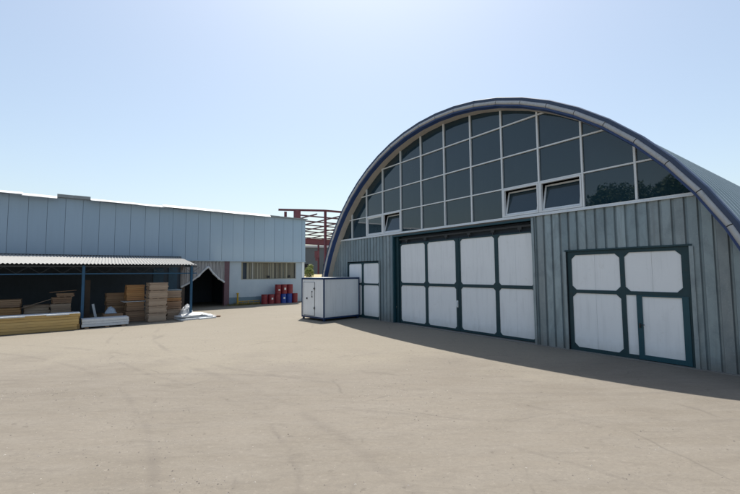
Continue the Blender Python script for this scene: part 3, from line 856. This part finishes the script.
tag(o, 'dark plank lying on the topmost bundle left of the post', 'plank')
bundle('timber_bundle', 'wide low pale bundle behind the middle of the yellow pack', -20.5, -19.42, 7.0, 6.0, 0, 1.18, 'wood_grey', layers=8, group=G1)
for i, (z0, z1, l) in enumerate(((0, .62, 'lowest dark bundle at the left edge behind the yellow pack'), (.63, 1.12, 'middle dark bundle at the left edge behind the yellow pack'), (1.13, 1.55, 'topmost dark bundle at the left edge behind the yellow pack'))):
    bundle('timber_bundle', l, -23.4, -20.66 + random.uniform(-.05, .1), 7.5, 6.3, z0, z1, 'wood_brown' if i != 1 else 'wood_orange', layers=4, group=G1)
# standing brown sheet, leaning white plank, foam slabs, crumpled sheet
b = MB(); b.box(-.13, .13, -.02, .02, 0, 2.5); o = b.build('standing_board', 'dark_board', loc=BP(-17.66, 6.05, 0)); o.rotation_euler = (R(-4), 0, BA)
tag(o, 'tall dark brown board standing just right of the left post', 'board')
b = MB(); b.box(-.06, .06, -.015, .015, 0, 1.15); o = b.build('leaning_plank', 'foam', loc=BP(-17.26, 7.6, 0)); o.rotation_euler = (R(-6), -R(11), BA)
tag(o, 'narrow white plank leaning between the brown board and the bundles', 'plank')
sl = thing('foam_slab_pack', 'low pack of white foam slabs on the ground right of the left post', 'slab pack', BP(-17.03, 9.4, 0), BA)
zz = .08
for h_, a, c in ((.14, -1.06, 1.04), (.13, -1.04, 1.06), (.14, -1.05, 1.05)):
    b = MB(); b.box(a, c, -.5, .5, zz, zz + h_ - .008); b.build('slab', 'foam', sl, bevel=.01); zz += h_
for x in (-.8, .1, .85):
    b = MB(); b.box(x - .12, x + .05, -.48, .48, 0, .08); b.build('bearer', 'wood_brown', sl)
def crumple(name, label, s, v, w_, d_, h_, mat, z=0, seed=1, cat='plastic sheet', rot=0):
    rnd = random.Random(seed); b = MB(); n = 14; g = []
    for i in range(n + 1):
        row = []
        for j in range(n + 1):
            x = (i / n - .5); y = (j / n - .5)
            e = max(0, 1 - (2 * abs(x)) ** 2.2) * max(0, 1 - (2 * abs(y)) ** 2.2)
            zz_ = h_ * e * (.78 + .22 * rnd.random()) + .006
            row.append(b.bm.verts.new((x * w_ * (1 + .1 * rnd.uniform(-1, 1)), y * d_ * (1 + .1 * rnd.uniform(-1, 1)), zz_)))
        g.append(row)
    for i in range(n):
        for j in range(n): b.bm.faces.new([g[i][j], g[i + 1][j], g[i + 1][j + 1], g[i][j + 1]])
    ring = [g[i][0] for i in range(n + 1)] + [g[n][j] for j in range(1, n + 1)] + [g[i][n] for i in range(n - 1, -1, -1)] + [g[0][j] for j in range(n - 1, 0, -1)]
    low = [b.bm.verts.new((v_.co.x, v_.co.y, 0)) for v_ in ring]
    for i in range(len(ring)): b.bm.faces.new([ring[i], ring[(i + 1) % len(ring)], low[(i + 1) % len(ring)], low[i]])
    return tag(b.build(name, mat, loc=BP(s, v, z), rotz=BA + rot), label, cat)
bundle('timber_bundle', 'low flat brown bundle behind the white slab pack', -17.0, -16.1, 8.4, 7.5, 0, .58, 'wood_brown', layers=5, group=G1)
crumple('plastic_sheet', 'crumpled pale blue sheet lying on the low flat brown bundle', -16.65, 8.0, .55, .6, .40, simple('pale_blue_sheet', (.42, .5, .6), .6), z=.59, seed=3)
crumple('plastic_sheet', 'heap of crumpled white sheeting right of the orange-banded stack', -12.66, 8.5, .95, 1.1, .95, 'white_cloth', seed=5)
GF = 'foam boards lying by the right post'
for k, (s, v, w_, d_, z, r, h_, l) in enumerate((
        (-12.55, 8.9, 1.5, 1.3, .0, .1, .10, 'lowest grey-white foam board under the others by the right post'),
        (-12.05, 8.75, 1.7, 1.1, .105, -.15, .08, 'middle foam board of the scattered white boards'),
        (-11.75, 9.15, 1.1, .9, .0, .25, .09, 'foam board poking out furthest towards the doorway'),
        (-12.75, 9.0, 1.2, .8, .19, .3, .06, 'uppermost tilted foam board near the right post'))):
    b = MB(); b.box(-w_ / 2, w_ / 2, -d_ / 2, d_ / 2, 0, h_); o = b.build('foam_board', 'foam', loc=BP(s, v, z), bevel=.008)
    o.rotation_euler = (R(random.uniform(-1, 1)) if z else 0, 0, BA + r); tag(o, l, 'foam board', GF)
crumple('plastic_sheet', 'flat rumpled white sheeting spread over the boards by the right post', -12.3, 8.9, 1.6, 1.0, .16, 'white_cloth', z=.255, seed=9)
b = MB(); b.box(-.25, .25, -.09, .09, 0, .10); tag(b.build('wood_block', 'wood_brown', loc=BP(-10.95, 8.95, 0), rotz=BA - .5), 'short brown wooden block at the right end of the boards', 'wood block')
crumple('plastic_sheet', 'small flat scrap of white sheet on the ground nearest the doorway', -10.9, 7.9, .6, .5, .05, 'white_cloth', seed=12)

# ------------------------------------------------------------------ oil drums
def drum(mat, lab, label_patch, loc, rz):
    o = thing('oil_drum', lab, 'oil drum', loc, rz, 'oil drums stacked by the warehouse wall')
    b = MB(); r = .285
    b.lathe([(r - .01, .0), (r + .008, .01), (r, .03), (r, .27), (r + .012, .285), (r + .012, .30), (r, .315), (r, .565), (r + .012, .58), (r + .012, .595), (r, .61), (r, .85), (r + .008, .865), (r + .008, .88), (r - .012, .88), (r - .018, .865)], n=28)
    b.build('body', mat, o, smooth=False)
    b = MB(); b.lathe([(.03, .866), (.03, .885)], (.17, 0), 12); b.lathe([(.018, .866), (.018, .882)], (-.18, 0), 12); b.build('bung', 'dark_metal', o)
    if label_patch:
        b = MB(); n = 8; rr = r + .003; h0, h1 = label_patch
        vs = [(rr * math.cos(-1.9 + k * .085), rr * math.sin(-1.9 + k * .085)) for k in range(n)]
        for (x0, y0), (x1, y1) in zip(vs, vs[1:]): b.face([(x0, y0, h0), (x1, y1, h0), (x1, y1, h1), (x0, y0, h1)])
        b.build('label', 'label_white', o)
    return o
for s, v, z, m, lp, l in (
        (-4.05, .85, 0, 'red_drum', None, 'plain red drum at the left end of the bottom row'),
        (-3.45, .95, 0, 'red_drum', (.40, .58), 'red drum with a white label, second from left in the bottom row'),
        (-2.80, .95, 0, 'red_drum', None, 'plain red drum directly left of the blue drums'),
        (-2.20, .95, 0, 'blue_drum', (.42, .60), 'blue drum with a white label in the bottom row'),
        (-1.60, .95, 0, 'blue_drum', None, 'plain blue drum in the bottom row'),
        (-1.00, .95, 0, 'red_drum', None, 'plain red drum directly right of the blue drums'),
        (-2.75, .95, .885, 'red_drum', (.28, .44), 'left drum of the top row, with a low white label'),
        (-2.13, .95, .885, 'red_drum', (.36, .60), 'middle drum of the top row, with a square white label'),
        (-1.52, .95, .885, 'red_drum', None, 'right drum of the top row, without a label')):
    drum(m, l, lp, BP(s, v, z), BA + random.uniform(-.1, .1))

# yellow barrier, weeds
yb = thing('yellow_barrier', 'low yellow steel barrier with one tall post by the painted wall', 'barrier', BP(-5.4, .35, 0), BA)
b = MB(); b.tube([(-.98, 0, 0), (-.98, 0, .98)], .075, 10); b.lathe([(.12, .98), (.12, 1.05), (.07, 1.1)], (-.98, 0), 10); b.build('post', 'yellow_paint', yb)
b = MB()
for z in (.14, .32): b.tube([(-.92, 0, z), (1.1, 0, z)], .035, 6)
for x in (-.5, 0, .5, 1.08): b.tube([(x, 0, 0), (x, 0, .38)], .025, 6)
b.build('rail', 'yellow_paint', yb)
def leaves(b, pts, size, rnd, flat=.5):
    for p in pts:
        d = Vector((rnd.uniform(-1, 1), rnd.uniform(-1, 1), rnd.uniform(-flat, 1))).normalized()
        e = d.orthogonal().normalized(); e.rotate(Matrix.Rotation(rnd.uniform(0, 6.28), 3, d)); f = d.cross(e)
        s = size * rnd.uniform(.6, 1.4); p = Vector(p)
        b.face([p - e * s, p + f * s * .5, p + e * s, p - f * s * .5])
rnd = random.Random(4); b = MB()
for i in range(1500):
    s = rnd.choice([rnd.gauss(-5.6, .7), rnd.gauss(-6.3, .35), rnd.uniform(-7.4, -3.9)]); v = rnd.uniform(.05, .95)
    p = BP(s, v); h_ = rnd.uniform(.06, .34) * (1 - .5 * v); a = rnd.uniform(0, 6.28)
    t2 = p + Vector((math.cos(a) * .1, math.sin(a) * .1, h_)); wv = Vector((math.sin(a), -math.cos(a), 0)) * .012
    b.face([p - wv, p + wv, t2])
tag(b.build('weeds', 'weed'), 'dry weeds and grass growing at the foot of the painted wall', 'weeds', kind='stuff')

# ------------------------------------------------------------------ steel frame, bank, bush, grey building behind
SF = BP(12, -12)                              # frame parallel to the warehouse
sf = thing('steel_frame', 'unfinished oxide-red steel frame of a building behind the warehouse', 'steel frame', BP(0, 0), BA)
def FR(s, y, z): return (s, y, z)
# columns, eave beams along s at several y, rafters along y
b_cols = [(9.1, 9.4, 11.2), (4.9, 12.8, 11.2), (24, 35.5, 9.4), (20, 20, 11.0), (33, 35, 11), (9.1, 35.5, 10.5), (24, 9.4, 11.2)]
for s, y, z in b_cols:
    b = MB(); b.ibeam((s, y, 0), (s, y, z), .26, .28, .04); b.build('column', 'steel_red', sf)
b = MB(); b.ibeam((4.1, 13.3, 11.45), (9.1, 9.5, 11.3), .22, .26, .03); b.ibeam((9.1, 9.5, 11.3), (24, 9.4, 11.6), .22, .26, .03); b.build('front_beam', 'steel_red', sf)
b = MB(); b.box(5.8, 6.5, 11.5, 12.2, 10.0, 11.35); b.build('gusset_box', 'steel_red', sf)
for y, z in ((16.9, 11.6), (21.6, 11.5), (25.5, 11.4), (29.6, 11.3), (33.5, 11.2), (38.5, 11.1), (43.5, 11.0)):
    b = MB(); b.ibeam((9, y, z), (40, y, z), .14, .2, .03); b.build('purlin', 'steel_red_dark', sf)
for s in (10, 14, 18, 22, 26, 30):
    b = MB(); b.ibeam((s, 13, 11.35), (s, 44, 10.8), .12, .18, .03); b.build('rafter', 'steel_red_dark', sf)
b = MB(); b.ibeam((9, 27, 8.6), (40, 27, 8.6), .4, 1.1, .06); b.build('crane_beam', 'steel_red', sf)
b = MB(); b.box(17.9, 18.5, 26.2, 26.9, 5.7, 6.9); b.box(18.0, 18.3, 26.4, 26.8, 5.1, 5.7); b.build('hoist', 'steel_red', sf)
# far grey building
fb = thing('grey_building', 'plain grey clad building far behind the red steel frame', 'building', (-14, 92, 0), .3)
b = MB(); b.box(-16, 22, 0, 14, 0, 8.9); b.build('wall', 'grey_shed', fb)
b = MB(); b.box(-16.3, 22.3, -.3, 14.3, 8.9, 9.4); b.build('roof', 'eave_white', fb)
for x in (-9, -3, 3, 9, 15):
    b = MB(); b.box(x, x + 2.4, -.06, .02, 3.4, 5.0); b.build('window', 'black', fb)
# bank of dry sand
rnd = random.Random(2); b = MB(); n, m = 26, 12; g = []
for i in range(n + 1):
    row = []
    for j in range(m + 1):
        x = -13.5 + 17 * i / n; y = 51.5 + 11 * j / m
        e = min(1, 3.2 * (j / m)) * min(1, 4 * (1 - j / m)) * min(1, 5 * i / n) * min(1, 5 * (1 - i / n))
        row.append(b.bm.verts.new((x, y, -.05 + 2.6 * e + (.10 * rnd.random() if e > .1 else 0))))
    g.append(row)
for i in range(n):
    for j in range(m): b.bm.faces.new([g[i][j], g[i + 1][j], g[i + 1][j + 1], g[i][j + 1]])
tag(b.build('hill', 'sand', smooth=True), kind='structure')
def plant(name, label, cat, loc, crown_r, crown_z, trunk_h, trunk_r, n, leaf, mat, seed, lobes=9):
    rnd = random.Random(seed); o = thing(name, label, cat, loc)
    lob = []
    for k in range(lobes):
        a = rnd.uniform(0, 6.28); rr = crown_r * rnd.uniform(.15, .8)
        lob.append((Vector((rr * math.cos(a), rr * math.sin(a), crown_z + rnd.uniform(-.8, .8) * crown_r)), crown_r * rnd.uniform(.28, .5)))
    t = MB(); t.tube([(0, 0, 0), (.05, 0, trunk_h * .5), (0, .05, trunk_h)], [trunk_r, trunk_r * .8, trunk_r * .6], 10)
    for c, r_ in lob:
        t.tube([(0, 0, trunk_h * .8), tuple(c * .55 + Vector((0, 0, trunk_h * .3))), tuple(c)], [trunk_r * .45, trunk_r * .28, trunk_r * .1], 6)
    t.build('trunk', 'bark', o)
    b = MB(); pts = []
    for i in range(n):
        c, r_ = rnd.choice(lob); d = Vector((rnd.gauss(0, 1), rnd.gauss(0, 1), rnd.gauss(0, 1))).normalized() * r_ * rnd.random() ** .35
        pts.append(c + d)
    leaves(b, pts, leaf, rnd); b.build('crown', mat, o)
    return o
plant('bush', 'small yellow-green bush on the sand bank behind the warehouse corner', 'bush', (-8.2, 53.5, 1.9), 1.05, .95, .5, .05, 2600, .07, 'leaf_light', 3)
# trees across the yard, seen only in the glass of the gable
GT = 'trees across the yard reflected in the hangar glass'
plant('tree', 'broad dark leafy tree reflected in the right end panes', 'tree', (-21.5, 4.4, 0), 3.4, 8.1, 5.5, .28, 10000, .16, 'leaf', 21, 16)
plant('tree', 'second dark tree reflected nearer the end of the arch', 'tree', (-24, -.2, 0), 3.7, 8.3, 5.0, .22, 10000, .16, 'leaf', 22, 16)
